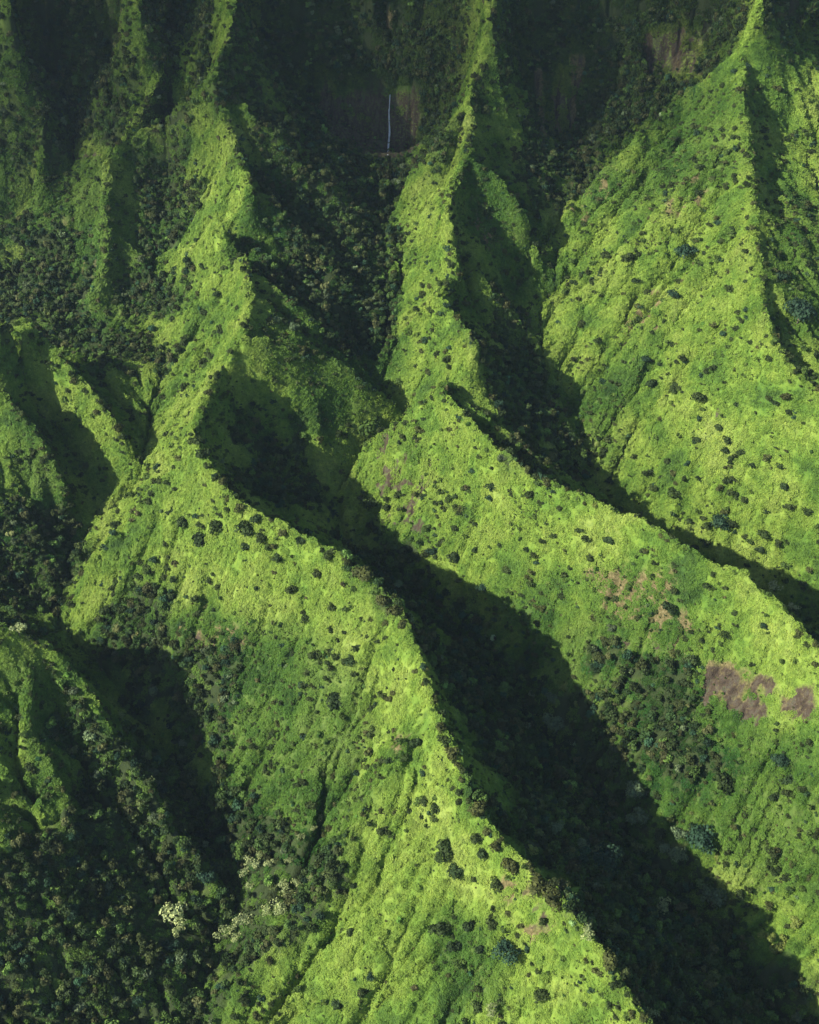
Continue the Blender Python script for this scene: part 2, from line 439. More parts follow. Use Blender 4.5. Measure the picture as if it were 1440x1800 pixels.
AMPH = np.maximum(blur(inpoly(PXg + nz2 * 16, PYg + nz2 * 22, [(560,168),(640,160),(745,160),(735,285),(660,290),(600,250),(570,225)]).astype(float), 2),
                  0.0)
STREAK = np.zeros(gx.shape)
for q_ in ([(1000,90),(1034,84),(1024,165),(1010,258),(992,258),(1004,165)], [(975,150),(988,140),(985,250),(968,250)], [(942,120),(955,120),(962,240),(948,240)], [(1130,60),(1145,60),(1150,140),(1135,150)], [(1185,40),(1200,40),(1195,120),(1180,130)], [(676,0),(690,0),(690,80),(680,80)], [(1355,60),(1365,60),(1380,160),(1368,160)]):
    STREAK = np.maximum(STREAK, blur(inpoly(PXg + nz2 * 7, PYg + nz2 * 30, q_).astype(float), 1))
MB = np.maximum(MB, np.clip(STREAK * 1.3, 0, 1) * (gy > 1080)); MF = MF * (1 - STREAK)
AMPH = np.maximum(AMPH, 0.75 * blur(inpoly(PXg + nz2 * 12, PYg + nz2 * 12, [(1130,60),(1240,45),(1225,130),(1160,150)]).astype(float), 2)) * (gy > 1100)
MR = np.maximum(MR, AMPH); MF = MF * (1 - AMPH)
def gs(a, x, y):
    i = np.clip(((np.asarray(x) - X0) / STEP).astype(int), 0, nx - 1); j = np.clip(((np.asarray(y) - Y0) / STEP).astype(int), 0, ny - 1)
    return a[j, i]

BGX = blur(gxx, 3); BGY = blur(gyy, 3)
# ------------------------------------------------------------------ materials
def new_mat(name):
    m_ = bpy.data.materials.new(name); m_.use_nodes = True
    t = m_.node_tree
    for n in list(t.nodes): t.nodes.remove(n)
    out = t.nodes.new('ShaderNodeOutputMaterial')
    def N(kind, **kw):
        n = t.nodes.new(kind)
        for k, v in kw.items(): setattr(n, k, v)
        return n
    def K(a, b): t.links.new(a, b)
    return m_, t, out, N, K
def ramp(n, stops):
    cr = n.color_ramp
    while len(cr.elements) > 1: cr.elements.remove(cr.elements[-1])
    cr.elements[0].position = stops[0][0]; cr.elements[0].color = (*stops[0][1], 1)
    for p, c in stops[1:]:
        e = cr.elements.new(p); e.color = (*c, 1)
def mixc(N, K, f, a, b, mode='MIX'):
    n = N('ShaderNodeMix', data_type='RGBA', blend_type=mode)
    for s_, v in ((0, f), (6, a), (7, b)):
        if hasattr(v, 'links'): K(v, n.inputs[s_])
        elif isinstance(v, (int, float)): n.inputs[s_].default_value = v
        else: n.inputs[s_].default_value = (*v, 1)
    return n.outputs[2]
def noise(N, K, vec, scale, detail=4, rough=0.6):
    n = N('ShaderNodeTexNoise'); n.inputs['Scale'].default_value = scale; n.inputs['Detail'].default_value = detail; n.inputs['Roughness'].default_value = rough
    K(vec, n.inputs['Vector']); return n.outputs[0]
FERN = [(0.33, (0.042, 0.094, 0.018)), (0.42, (0.088, 0.172, 0.024)), (0.52, (0.150, 0.236, 0.036)), (0.62, (0.192, 0.268, 0.052)), (0.75, (0.240, 0.305, 0.085))]
def fern_colour(N, K):
    g = N('ShaderNodeNewGeometry')
    a = noise(N, K, g.outputs['Position'], 0.022, 7, 0.66)
    r = N('ShaderNodeValToRGB'); ramp(r, FERN); K(a, r.inputs[0])
    b = noise(N, K, g.outputs['Position'], 0.35, 4, 0.6)
    r2 = N('ShaderNodeValToRGB'); ramp(r2, [(0.32, (0.66, 0.70, 0.72)), (0.5, (1, 1, 1)), (0.68, (1.15, 1.1, 1.05))]); K(b, r2.inputs[0])
    return mixc(N, K, 1.0, r.outputs[0], r2.outputs[0], 'MULTIPLY'), g

mt, t, out, N, K = new_mat('fern_slope')
fc, g = fern_colour(N, K)
def att(name, typ='GEOMETRY'):
    n = N('ShaderNodeAttribute', attribute_type=typ, attribute_name=name); return n
bn = noise(N, K, g.outputs['Position'], 0.6, 5, 0.65)
r = N('ShaderNodeValToRGB'); ramp(r, [(0.3, (0.05, 0.045, 0.02)), (0.5, (0.12, 0.105, 0.045)), (0.65, (0.20, 0.165, 0.085))]); K(bn, r.inputs[0])
fc = mixc(N, K, att('shrubby').outputs['Fac'], fc, (0.055, 0.095, 0.024))  # darker for shrub growth, with dimmer-facing slopes also put into the colour
c1 = mixc(N, K, att('brown').outputs['Fac'], fc, r.outputs[0])
# rock with vertical streaks
mp = N('ShaderNodeMapping'); mp.inputs['Scale'].default_value = (0.25, 0.25, 0.02); K(g.outputs['Position'], mp.inputs[0])
sn = noise(N, K, mp.outputs[0], 1.0, 6, 0.7)
r = N('ShaderNodeValToRGB'); ramp(r, [(0.35, (0.026, 0.021, 0.016)), (0.5, (0.060, 0.045, 0.032)), (0.60, (0.078, 0.068, 0.052)), (0.70, (0.05, 0.08, 0.022))]); K(sn, r.inputs[0])
fr = noise(N, K, g.outputs['Position'], 0.5, 5, 0.7)
mm = N('ShaderNodeMath', operation='MULTIPLY_ADD'); K(att('rock').outputs['Fac'], mm.inputs[0]); mm.inputs[1].default_value = 1.7; 
m2 = N('ShaderNodeMath', operation='MULTIPLY_ADD'); K(fr, m2.inputs[0]); m2.inputs[1].default_value = -3.6; m2.inputs[2].default_value = 1.1; K(m2.outputs[0], mm.inputs[2])
mm.use_clamp = True
c2 = mixc(N, K, mm.outputs[0], c1, r.outputs[0])
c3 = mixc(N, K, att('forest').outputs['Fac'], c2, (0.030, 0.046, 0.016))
p = N('ShaderNodeBsdfPrincipled'); p.inputs['Roughness'].default_value = 0.85; p.inputs['Specular IOR Level'].default_value = 0.15
K(c3, p.inputs['Base Color'])
bb = N('ShaderNodeBump'); bb.inputs['Strength'].default_value = 0.9; bb.inputs['Distance'].default_value = 1.2
bh = noise(N, K, g.outputs['Position'], 0.8, 4, 0.7); K(bh, bb.inputs['Height']); K(bb.outputs[0], p.inputs['Normal'])
K(p.outputs[0], out.inputs[0])
MAT_T = mt

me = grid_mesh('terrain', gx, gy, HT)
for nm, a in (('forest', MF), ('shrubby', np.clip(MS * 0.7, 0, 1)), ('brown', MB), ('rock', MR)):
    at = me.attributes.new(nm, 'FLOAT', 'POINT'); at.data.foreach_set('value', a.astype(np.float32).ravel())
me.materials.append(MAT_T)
ter = bpy.data.objects.new('terrain', me); C.objects.link(ter); ter['kind'] = 'structure'

def leaf_material(name, source):
    """source: ('fern',) world-noise fern greens; ('inst',) colour carried by each instance; ('object',) the object's own colour"""
    m_, t, out, N, K = new_mat(name)
    if source == 'fern':
        col, _ = fern_colour(N, K)
        col = mixc(N, K, 1.0, col, N('ShaderNodeAttribute', attribute_type='INSTANCER', attribute_name='tone').outputs['Color'], 'MULTIPLY')
    elif source == 'inst':
        col = N('ShaderNodeAttribute', attribute_type='INSTANCER', attribute_name='tone').outputs['Color']
    else:
        col = N('ShaderNodeObjectInfo').outputs['Color']
    v = N('ShaderNodeAttribute', attribute_type='GEOMETRY', attribute_name='leafvar')
    rr = N('ShaderNodeValToRGB'); ramp(rr, [(0.0, (0.62, 0.64, 0.7)), (0.5, (1, 1, 1)), (1.0, (1.45, 1.35, 1.15))]); K(v.outputs['Fac'], rr.inputs[0])
    col = mixc(N, K, 1.0, col, rr.outputs[0], 'MULTIPLY')
    d = N('ShaderNodeBsdfPrincipled'); d.inputs['Roughness'].default_value = 0.7; d.inputs['Specular IOR Level'].default_value = 0.2
    tr = N('ShaderNodeBsdfTranslucent')
    K(col, d.inputs['Base Color']); K(col, tr.inputs['Color'])
    mx = N('ShaderNodeMixShader'); mx.inputs[0].default_value = 0.3
    K(d.outputs[0], mx.inputs[1]); K(tr.outputs[0], mx.inputs[2]); K(mx.outputs[0], out.inputs[0])
    return m_
M_FERN = leaf_material('fern_fronds', 'fern')
M_INST = leaf_material('forest_leaves', 'inst')
M_OBJ = leaf_material('crown_leaves', 'object')
mk, t, out, N, K = new_mat('bark')
g = N('ShaderNodeNewGeometry'); q = noise(N, K, g.outputs['Position'], 3.0)
r = N('ShaderNodeValToRGB'); ramp(r, [(0.3, (0.05, 0.04, 0.03)), (0.7, (0.16, 0.14, 0.11))]); K(q, r.inputs[0])
p = N('ShaderNodeBsdfPrincipled'); p.inputs['Roughness'].default_value = 0.9; K(r.outputs[0], p.inputs['Base Color']); K(p.outputs[0], out.inputs[0])
M_BARK = mk

# ------------------------------------------------------------------ leaf meshes
def leaf_quads(P, Nrm, size, r):
    """one bent leaf-cluster (two quads sharing a fold) per point P with normal Nrm"""
    n = len(P)
    up = r.normal(size=(n, 3)); T = np.cross(Nrm, up); T /= np.linalg.norm(T, axis=1)[:, None] + 1e-9
    B = np.cross(Nrm, T)
    s = (size * r.uniform(0.6, 1.35, n))[:, None]
    fold = s * 0.35
    v = np.stack([P - T * s - B * s * 0.45 - Nrm * fold, P - B * s * 0.6, P + T * s - B * s * 0.3 - Nrm * fold,
                  P + T * s * 0.8 + B * s * 0.55 - Nrm * fold, P + B * s * 0.7, P - T * s * 0.7 + B * s * 0.4 - Nrm * fold], 1)
    base = np.arange(n)[:, None] * 6
    f = np.concatenate([base + np.array([0, 1, 4, 5]), base + np.array([1, 2, 3, 4])], 0)
    return v.reshape(-1, 3), f
def mesh_from(name, v, f, mat, var):
    me = bpy.data.meshes.new(name)
    me.vertices.add(len(v)); me.vertices.foreach_set('co', v.astype(np.float32).ravel())
    me.loops.add(f.size); me.loops.foreach_set('vertex_index', f.astype(np.int32).ravel())
    me.polygons.add(len(f)); me.polygons.foreach_set('loop_start', np.arange(0, f.size, 4, dtype=np.int32)); me.polygons.foreach_set('loop_total', np.full(len(f), 4, np.int32))
    me.update(calc_edges=True)
    a = me.attributes.new('leafvar', 'FLOAT', 'FACE'); a.data.foreach_set('value', var.astype(np.float32))
    me.materials.append(mat); return me
def crown_mesh(name, mat, seed, lobes=9, leaves=330, flat=0.75, leaf=0.10, spread=0.62):
    """unit crown: radius about 1, base at z 0, many leaf clusters on several lobes"""
    r = np.random.default_rng(seed)
    c = []; 
    for k in range(lobes):
        a = r.uniform(0, 2 * math.pi); d = spread * math.sqrt(r.random()); 
        c.append((d * math.cos(a), d * math.sin(a), (0.55 + r.uniform(-0.2, 0.55) * (1 - d)) * flat * 1.25, r.uniform(0.26, 0.46)))
    c.append((0, 0, 0.75 * flat, 0.5))
    c = np.array(c)
    k = r.choice(len(c), leaves, p=c[:, 3] ** 2 / (c[:, 3] ** 2).sum())
    d = r.normal(size=(leaves, 3)); d[:, 2] = np.where(d[:, 2] < -0.6, -d[:, 2], d[:, 2]); d /= np.linalg.norm(d, axis=1)[:, None]
    rad = c[k, 3] * r.uniform(0.78, 1.08, leaves)
    P = c[k, :3] + d * rad[:, None] * np.array([1, 1, 0.8])
    n = d + r.normal(size=d.shape) * 0.45; n /= np.linalg.norm(n, axis=1)[:, None]
    v, f = leaf_quads(P, n, leaf, r)
    lv = np.clip(0.5 + (c[k, 2] * 0) + r.normal(size=leaves) * 0.22 + r.normal(size=len(c))[k] * 0.12, 0, 1)
    return mesh_from(name, v, f, mat, np.concatenate([lv, lv]))
def patch_mesh(name, mat, seed, leaves=170, R=1.0):
    """unit patch of low fern fronds, radius 1"""
    r = np.random.default_rng(seed)
    a = r.uniform(0, 2 * math.pi, leaves); d = np.sqrt(r.random(leaves)) * R
    hump = np.array([(r.uniform(-.8, .8), r.uniform(-.8, .8), r.uniform(.15, .35)) for _ in range(7)])
    x = d * np.cos(a); y = d * np.sin(a)
    z = np.zeros(leaves)
    for hx, hy, hr in hump: z = np.maximum(z, 0.28 * np.sqrt(np.clip(hr ** 2 * 2 - (x - hx) ** 2 - (y - hy) ** 2, 0, 1)) / 0.35)
    z += r.uniform(-0.10, 0.22, leaves)
    n = np.stack([r.normal(size=leaves) * 0.52, r.normal(size=leaves) * 0.52, np.ones(leaves)], 1); n /= np.linalg.norm(n, axis=1)[:, None]
    v, f = leaf_quads(np.stack([x, y, z], 1), n, 0.115, r)
    lv = np.clip(0.55 + r.normal(size=leaves) * 0.22, 0, 1)
    return mesh_from(name, v, f, mat, np.concatenate([lv, lv]))

# ------------------------------------------------------------------ "stuff": one object, a point cloud with leaf meshes on it
def scatter(name, P, rot, scl, tone, meshes, label, cat):
    me = bpy.data.meshes.new(name)
    me.vertices.add(len(P)); me.vertices.foreach_set('co', P.astype(np.float32).ravel())
    a = me.attributes.new('rot', 'FLOAT_VECTOR', 'POINT'); a.data.foreach_set('vector', rot.astype(np.float32).ravel())
    a = me.attributes.new('scl', 'FLOAT_VECTOR', 'POINT'); a.data.foreach_set('vector', scl.astype(np.float32).ravel())
    a = me.attributes.new('tone', 'FLOAT_VECTOR', 'POINT'); a.data.foreach_set('vector', tone.astype(np.float32).ravel())
    a = me.attributes.new('pick', 'INT', 'POINT'); a.data.foreach_set('value', rng.integers(0, len(meshes), len(P)).astype(np.int32))
    o = bpy.data.objects.new(name, me); C.objects.link(o)
    ng = bpy.data.node_groups.new(name, 'GeometryNodeTree')
    ng.interface.new_socket('Geometry', in_out='INPUT', socket_type='NodeSocketGeometry')
    ng.interface.new_socket('Geometry', in_out='OUTPUT', socket_type='NodeSocketGeometry')
    n = ng.nodes; k = ng.links
    gi = n.new('NodeGroupInput'); go = n.new('NodeGroupOutput')
    ip = n.new('GeometryNodeInstanceOnPoints'); jn = n.new('GeometryNodeJoinGeometry')
    for mname in meshes:
        tob = bpy.data.objects.new(mname.name, mname)
        oi = n.new('GeometryNodeObjectInfo'); oi.inputs['Object'].default_value = tob; oi.inputs['As Instance'].default_value = True
        k.new(oi.outputs['Geometry'], jn.inputs[0])
    def na(nm, ty):
        q = n.new('GeometryNodeInputNamedAttribute'); q.data_type = ty; q.inputs[0].default_value = nm
        return next(s_ for s_ in q.outputs if s_.enabled and s_.name == 'Attribute')
    k.new(gi.outputs[0], ip.inputs['Points']); k.new(jn.outputs[0], ip.inputs['Instance'])
    ip.inputs['Pick Instance'].default_value = True
    k.new(na('pick', 'INT'), ip.inputs['Instance Index'])
    er = n.new('FunctionNodeEulerToRotation'); k.new(na('rot', 'FLOAT_VECTOR'), er.inputs[0]); k.new(er.outputs[0], ip.inputs['Rotation'])
    k.new(na('scl', 'FLOAT_VECTOR'), ip.inputs['Scale'])
    k.new(ip.outputs[0], go.inputs[0])
    md = o.modifiers.new('scatter', 'NODES'); md.node_group = ng
    o['kind'] = 'stuff'; o['label'] = label; o['category'] = cat
    return o

def candidates(n, seed, margin=140, dmax=1290, extra=0):
    r = np.random.default_rng(seed)
    x = r.uniform(X0 + 3, X1 - 3, n + extra); y = np.concatenate([r.uniform(Y0 + 3, min(Y1, dmax) - 3, n), r.uniform(1125, 1275, extra)]); z = height(x, y)
    px, py, dep = project(x, y, z)
    ok = (px > -margin) & (px < 1440 + margin) & (py > -margin) & (py < 1800 + margin)
    return x[ok], y[ok], z[ok], px[ok], py[ok], dep[ok], r
def slope_rot(x, y, r, amount=1.0):
    gX = gs(BGX, x, y) * amount; gY = gs(BGY, x, y) * amount
    # euler XYZ that turns +Z to the slope's normal after a free turn about Z
    nz_ = 1 / np.sqrt(gX ** 2 + gY ** 2 + 1); nxx = -gX * nz_; nyy = -gY * nz_
    yaw = np.arctan2(nyy, nxx); tilt = np.arccos(nz_)
    return np.stack([np.zeros_like(x), tilt, yaw], 1)
def sec(x, y):
    return np.clip(np.sqrt(1 + gs(BGX, x, y) ** 2 + gs(BGY, x, y) ** 2), 1, 3.2)

# fern ground cover
patches = [patch_mesh('fern_patch', M_FERN, 100 + k) for k in range(6)]
x, y, z, px, py, dep, r = candidates(260000, 21, extra=60000)
size = 2.6 * np.clip(dep / 750, 0.85, 1.7)
area_each = (X1 - X0) * (Y1 - Y0) / 260000
pr = np.clip(area_each / (size ** 2 * 0.62), 0, 1)
pr *= (1 - 0.9 * gs(np.maximum(AMPH, STREAK * (gy > 1080)), x, y)) * np.where(gs(MF, x, y) > 0.6, np.where(y > 1120, 0.8, 0.25), 1.0) * (1 - np.clip(gs(MR, x, y) * 1.2, 0, 0.93)) * (1 - 0.8 * gs(MB, x, y)) * sec(x, y)
ok = r.random(len(x)) < pr
x, y, z, size = x[ok], y[ok], z[ok], size[ok] * r.uniform(0.75, 1.25, ok.sum())
rot = slope_rot(x, y, r)
scl = np.stack([size, size, size * r.uniform(0.5, 1.0, len(size))], 1)
ft = 1 - np.clip(gs(MS, x, y), 0, 1)[:, None] * np.array([0.48, 0.36, 0.40]) - np.clip(gs(MF, x, y), 0, 1)[:, None] * np.array([0.5, 0.4, 0.4])  # darker for shrubs and forest, partly dim-facing slopes put into the tone
ft = ft * (1 - 0.45 * np.clip((y - 1120) / 40, 0, 1) * (1 - gs(LIT_SPINE, x, y)))[:, None]  # shade of the head wall put into the fern colour, crests spared
ft = ft * (1 + 0.35 * gs(LIT_SPINE, x, y))[:, None]  # sunlight on the crests put into the fern colour
ft = np.clip(ft, 0.15, 1.3) * r.uniform(1.04, 1.26, len(x))[:, None]
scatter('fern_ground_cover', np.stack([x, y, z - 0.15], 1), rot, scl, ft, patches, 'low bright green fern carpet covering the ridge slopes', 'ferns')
print('ferns', len(x))

# ------------------------------------------------------------------ single shrubs and trees
TONES = {
 'dark': [(0.034, 0.060, 0.016), (0.044, 0.070, 0.019), (0.028, 0.054, 0.018)],
 'olive': [(0.060, 0.075, 0.022), (0.070, 0.085, 0.026)],
 'blue': [(0.026, 0.062, 0.034), (0.028, 0.068, 0.038)],
 'pale': [(0.27, 0.33, 0.14), (0.31, 0.37, 0.17)],
 'silver': [(0.10, 0.155, 0.075), (0.12, 0.18, 0.09)],
 'yellow': [(0.20, 0.25, 0.06), (0.17, 0.22, 0.05)],
 'mid': [(0.050, 0.095, 0.020), (0.060, 0.105, 0.022)],
}
LISTED = """322 915 16 dark;356 948 19 dark;380 930 14 dark;432 928 17 dark;300 902 10 dark;462 948 12 dark;430 962 11 dark;489 983 12 dark;245 1013 10 dark;290 957 6 dark;205 925 12 dark;282 845 7 dark;307 822 5 dark;512 1035 10 dark;452 1039 7 dark;385 1032 7 dark;580 975 16 dark;640 1008 18 olive;675 1058 14 olive;695 1075 13 olive;707 1100 10 olive;555 1152 11 dark;592 1155 9 dark;617 1162 12 dark;627 1140 9 dark;582 1070 9 dark;537 1092 9 dark;422 895 10 olive;455 910 12 dark;527 955 11 dark;500 935 10 olive;37 1115 12 pale;360 795 14 dark;345 775 12 dark;390 847 9 olive;262 882 8 dark;102 645 6 dark;122 690 6 dark;147 750 7 dark;650 885 14 dark;702 780 6 dark;660 932 10 dark
930 869 9 dark;865 857 10 dark;862 880 8 blue;802 874 8 dark;802 895 10 dark;844 805 7 dark;865 827 5 dark;960 920 6 dark;972 947 7 dark;1032 947 10 dark;1068 950 12 dark;1036 982 9 dark;1001 998 7 dark;892 1002 11 dark;847 1037 10 blue;836 966 9 dark;795 980 12 dark;760 975 10 blue;1247 1032 12 dark;1177 1072 12 dark;1185 997 8 dark;1275 1115 11 dark;1340 1106 7 blue;1247 1111 6 dark;1192 1150 8 dark;1252 1010 7 dark;1360 1042 11 pale;1392 1075 10 pale;1162 942 8 olive;1047 891 6 yellow;1027 886 5 olive;1432 1132 8 olive
1265 928 16 blue;1342 942 11 dark;1331 967 10 dark;1382 956 9 dark;1345 900 8 dark;1417 900 10 dark;1175 811 10 dark;1225 772 8 dark;1230 702 13 dark;1295 712 7 dark;1147 675 12 dark;1162 642 7 dark;1135 637 8 blue;1360 714 9 dark;1385 722 8 dark;1277 777 10 dark;1277 795 10 dark;1302 795 9 dark;1262 750 9 dark;1230 845 9 dark;1180 867 12 dark;1285 870 9 dark;1202 840 8 dark;1322 817 8 dark;1290 845 8 dark;1370 822 8 dark;1375 855 9 dark;1140 835 9 dark;1150 857 9 dark;1182 607 6 dark;1200 692 5 dark;1400 560 24 blue;1202 450 16 blue;1065 450 9 dark;1085 410 5 dark;1010 497 8 dark;1182 525 10 blue;1280 510 8 dark;1310 497 6 dark;1287 402 6 dark;1230 295 9 dark;835 190 8 dark;1120 495 9 dark;1340 320 7 dark;1405 505 8 dark
382 322 5 dark;372 382 6 dark;420 332 5 dark;357 470 7 dark;395 470 7 dark;385 520 8 dark;417 542 6 dark;350 512 7 dark;332 527 6 dark;362 555 9 dark;387 575 9 dark;157 465 6 dark;167 442 4 dark;517 580 9 silver;487 565 8 silver
585 1230 20 dark;655 1292 12 dark;650 1350 10 dark;547 1415 10 dark;615 1637 9 dark;637 1745 10 dark;625 1555 8 dark;675 1460 12 dark;595 1765 12 dark;712 1332 9 dark;690 1472 8 dark;305 1618 22 pale;398 1645 15 pale;428 1625 14 pale;490 1600 13 pale;508 1575 13 pale;447 1525 13 pale;432 1538 8 pale;510 1518 6 pale;562 1442 7 pale;530 1475 7 pale;300 1665 12 blue;367 1550 14 blue;242 1762 10 blue;132 1515 12 blue;215 1262 6 pale;456 1508 8 pale;474 1522 8 pale;522 1558 9 pale;546 1546 6 pale;468 1606 10 pale;416 1652 9 pale;322 1602 10 pale;314 1642 11 pale;500 1560 8 pale;440 1560 7 pale;552 1462 6 pale;1340 1642 9 yellow;1378 1650 9 yellow
785 1495 20 dark;850 1505 15 dark;802 1532 17 dark;895 1520 18 olive;870 1555 15 dark;832 1545 6 dark;775 1630 17 dark;830 1625 13 dark;865 1625 11 dark;842 1667 10 dark;892 1680 20 blue;800 1662 14 dark;945 1555 24 olive;975 1580 20 olive;1032 1645 12 pale;1070 1680 18 olive;1120 1710 14 olive;1160 1685 14 mid;837 1425 14 olive;840 1470 14 dark;870 1485 12 olive;775 1280 11 olive;792 1320 14 olive;807 1345 9 olive;810 1370 7 olive;762 1420 12 dark;765 1440 9 dark;730 1305 12 dark;935 1492 10 yellow;950 1750 15 dark;840 1765 12 dark;865 1780 12 pale;1145 1785 11 pale;1327 1782 14 olive;1165 1600 14 pale;1112 1397 18 silver;1120 1440 18 silver;1190 1472 13 silver;1190 1510 14 silver;1167 1495 10 silver;1250 1582 19 silver;970 1275 17 silver;967 1230 12 silver;977 1457 12 silver;1022 1490 10 silver;1230 1480 26 blue;1060 1515 25 blue;1260 1507 9 yellow;1400 1620 12 yellow;1355 1645 10 yellow;1365 1667 16 yellow;1012 1237 7 yellow;992 1207 8 yellow;1367 1342 14 blue;1385 1370 14 dark;1275 1380 22 dark;1360 1400 10 dark;1157 1225 9 dark;655 755 22 mid;1100 560 7 dark;1050 600 8 dark"""
L_ = [q.split() for q in LISTED.replace('\n', ';').split(';')]
lpx = np.array([float(q[0]) for q in L_]); lpy = np.array([float(q[1]) for q in L_]); lr = np.array([float(q[2]) for q in L_])
lx, ly, lz, lt = hit(lpx, lpy + lr * 0.55)
plants = [(lx[i], ly[i], lz[i], lr[i] * lt[i] / FPX * 1.25, L_[i][3]) for i in range(len(L_))]

# crest and slope shrubs that grow in loose lines between the listed ones
x, y, z, px, py, dep, r = candidates(60000, 31, -6, 1120)
crest = gs(HT - blur(HT, 120), x, y)
pr = np.clip((crest - 2.5) / 5, 0, 1) * 0.16 + gs(MS, x, y) * 0.06 + 0.035 + 0.05 * (x > 60) * (y > 640)
pr *= 1.8 * (1 - gs(MF, x, y)) * (1 - gs(MR, x, y)) * np.clip(1.0 - np.abs(gs(nz1, x, y) - 0.15) * 1.6, 0.05, 1)
ok = r.random(len(x)) < pr
cx_, cy_, cz_, cd_ = x[ok], y[ok], z[ok], dep[ok]
vis = []
hx, hy, hz, ht = hit(*project(cx_, cy_, cz_ + 1.5)[:2])
see = np.abs(ht - np.sqrt(cx_ ** 2 + cy_ ** 2 + (cz_ - H) ** 2)) < 14
order = [i for i in np.where(see)[0]]
order = [order[q] for q in rng.permutation(len(order))]
for i in order:
    if sum(1 for p_ in plants if p_[4] in ('dark', 'olive', 'mid', 'yellow')) >= 296: break
    if any((cx_[i] - q[0]) ** 2 + (cy_[i] - q[1]) ** 2 < (q[3] * 0.8 + 1.2) ** 2 for q in plants): continue
    plants.append((cx_[i], cy_[i], cz_[i], r.uniform(1.4, 3.3) * (1 + 0.25 * (cd_[i] > 800)), str(r.choice(['dark', 'dark', 'olive', 'mid']))))
x, y, z, px, py, dep, r = candidates(150000, 33, 100, 1150)
crest = gs(HT - blur(HT, 120), x, y)
lee = np.clip(gs(BGX, x, y) * SUN_DIR2.x + gs(BGY, x, y) * SUN_DIR2.y, 0, 1)
clump = np.clip(gs(fbm(gx / 15, gy / 15, 97, 3), x, y) * 3.2, 0, 1)
pr = 0.016 + 0.34 * clump ** 1.6 + np.clip((crest - 2.5) / 5, 0, 1) * (0.05 + 0.5 * lee) + gs(MS, x, y) * 0.09
pr *= (1 - gs(MF, x, y)) * (1 - gs(MR, x, y))
ok = r.random(len(x)) < pr
rest_shrubs = np.stack([x[ok], y[ok], z[ok], (0.8 + 2.9 * r.random(ok.sum()) ** 2.0) * (1 + 0.3 * (dep[ok] > 800))], 1)
farq = np.ones(len(rest_shrubs), bool)
for q in plants: farq &= (rest_shrubs[:, 0] - q[0]) ** 2 + (rest_shrubs[:, 1] - q[1]) ** 2 > (q[3] * 0.8) ** 2
rest_shrubs = rest_shrubs[farq]

def trunk_mesh(name, seed, hgt, stems=4):
    r = random.Random(seed); bm = bmesh.new()
    def limb(p, d, l, r0, depth):
        n = 5; prev = None; q = Vector(p); dd = Vector(d).normalized()
        for s in range(4):
            rad = r0 * (1 - 0.22 * s)
            u = dd.orthogonal().normalized(); v2 = dd.cross(u)
            ring = [bm.verts.new(q + (u * math.cos(k * 2 * math.pi / n) + v2 * math.sin(k * 2 * math.pi / n)) * rad) for k in range(n)]
            if prev:
                for k in range(n): bm.faces.new((prev[k], prev[(k + 1) % n], ring[(k + 1) % n], ring[k]))
            prev = ring; q = q + dd * l / 3
            dd = (dd + Vector((r.uniform(-.3, .3), r.uniform(-.3, .3), r.uniform(-.1, .25)))).normalized()
        if depth:
            for _ in range(3): limb(q - dd * l / 3, (dd.x + r.uniform(-.9, .9), dd.y + r.uniform(-.9, .9), dd.z), l * 0.7, r0 * 0.4, depth - 1)
    for s in range(stems):
        a = 2 * math.pi * s / stems + r.uniform(-.4, .4)
        limb((0.04 * math.cos(a), 0.04 * math.sin(a), -0.25), (0.45 * math.cos(a) * (stems > 1), 0.45 * math.sin(a) * (stems > 1), 1), hgt, 0.05 if stems > 1 else 0.075, 1)
    me = bpy.data.meshes.new(name); bm.to_mesh(me); bm.free(); me.materials.append(M_BARK); return me

shrub_crowns = [crown_mesh('shrub_crown', M_OBJ, 200 + k, lobes=8 + k % 3, leaves=380, flat=0.62 + 0.06 * (k % 3), leaf=0.115) for k in range(8)]
tree_crowns = [crown_mesh('tree_crown', M_OBJ, 230 + k, lobes=13, leaves=620, flat=0.75, leaf=0.085, spread=0.7) for k in range(6)]
open_crowns = [crown_mesh('open_crown', M_OBJ, 260 + k, lobes=12, leaves=300, flat=0.7, leaf=0.085, spread=0.85) for k in range(5)]
shrub_trunks = [trunk_mesh('shrub_trunk', k, 0.32, 4) for k in range(3)]
tree_trunks = [trunk_mesh('tree_trunk', 10 + k, 0.55, 1) for k in range(3)]

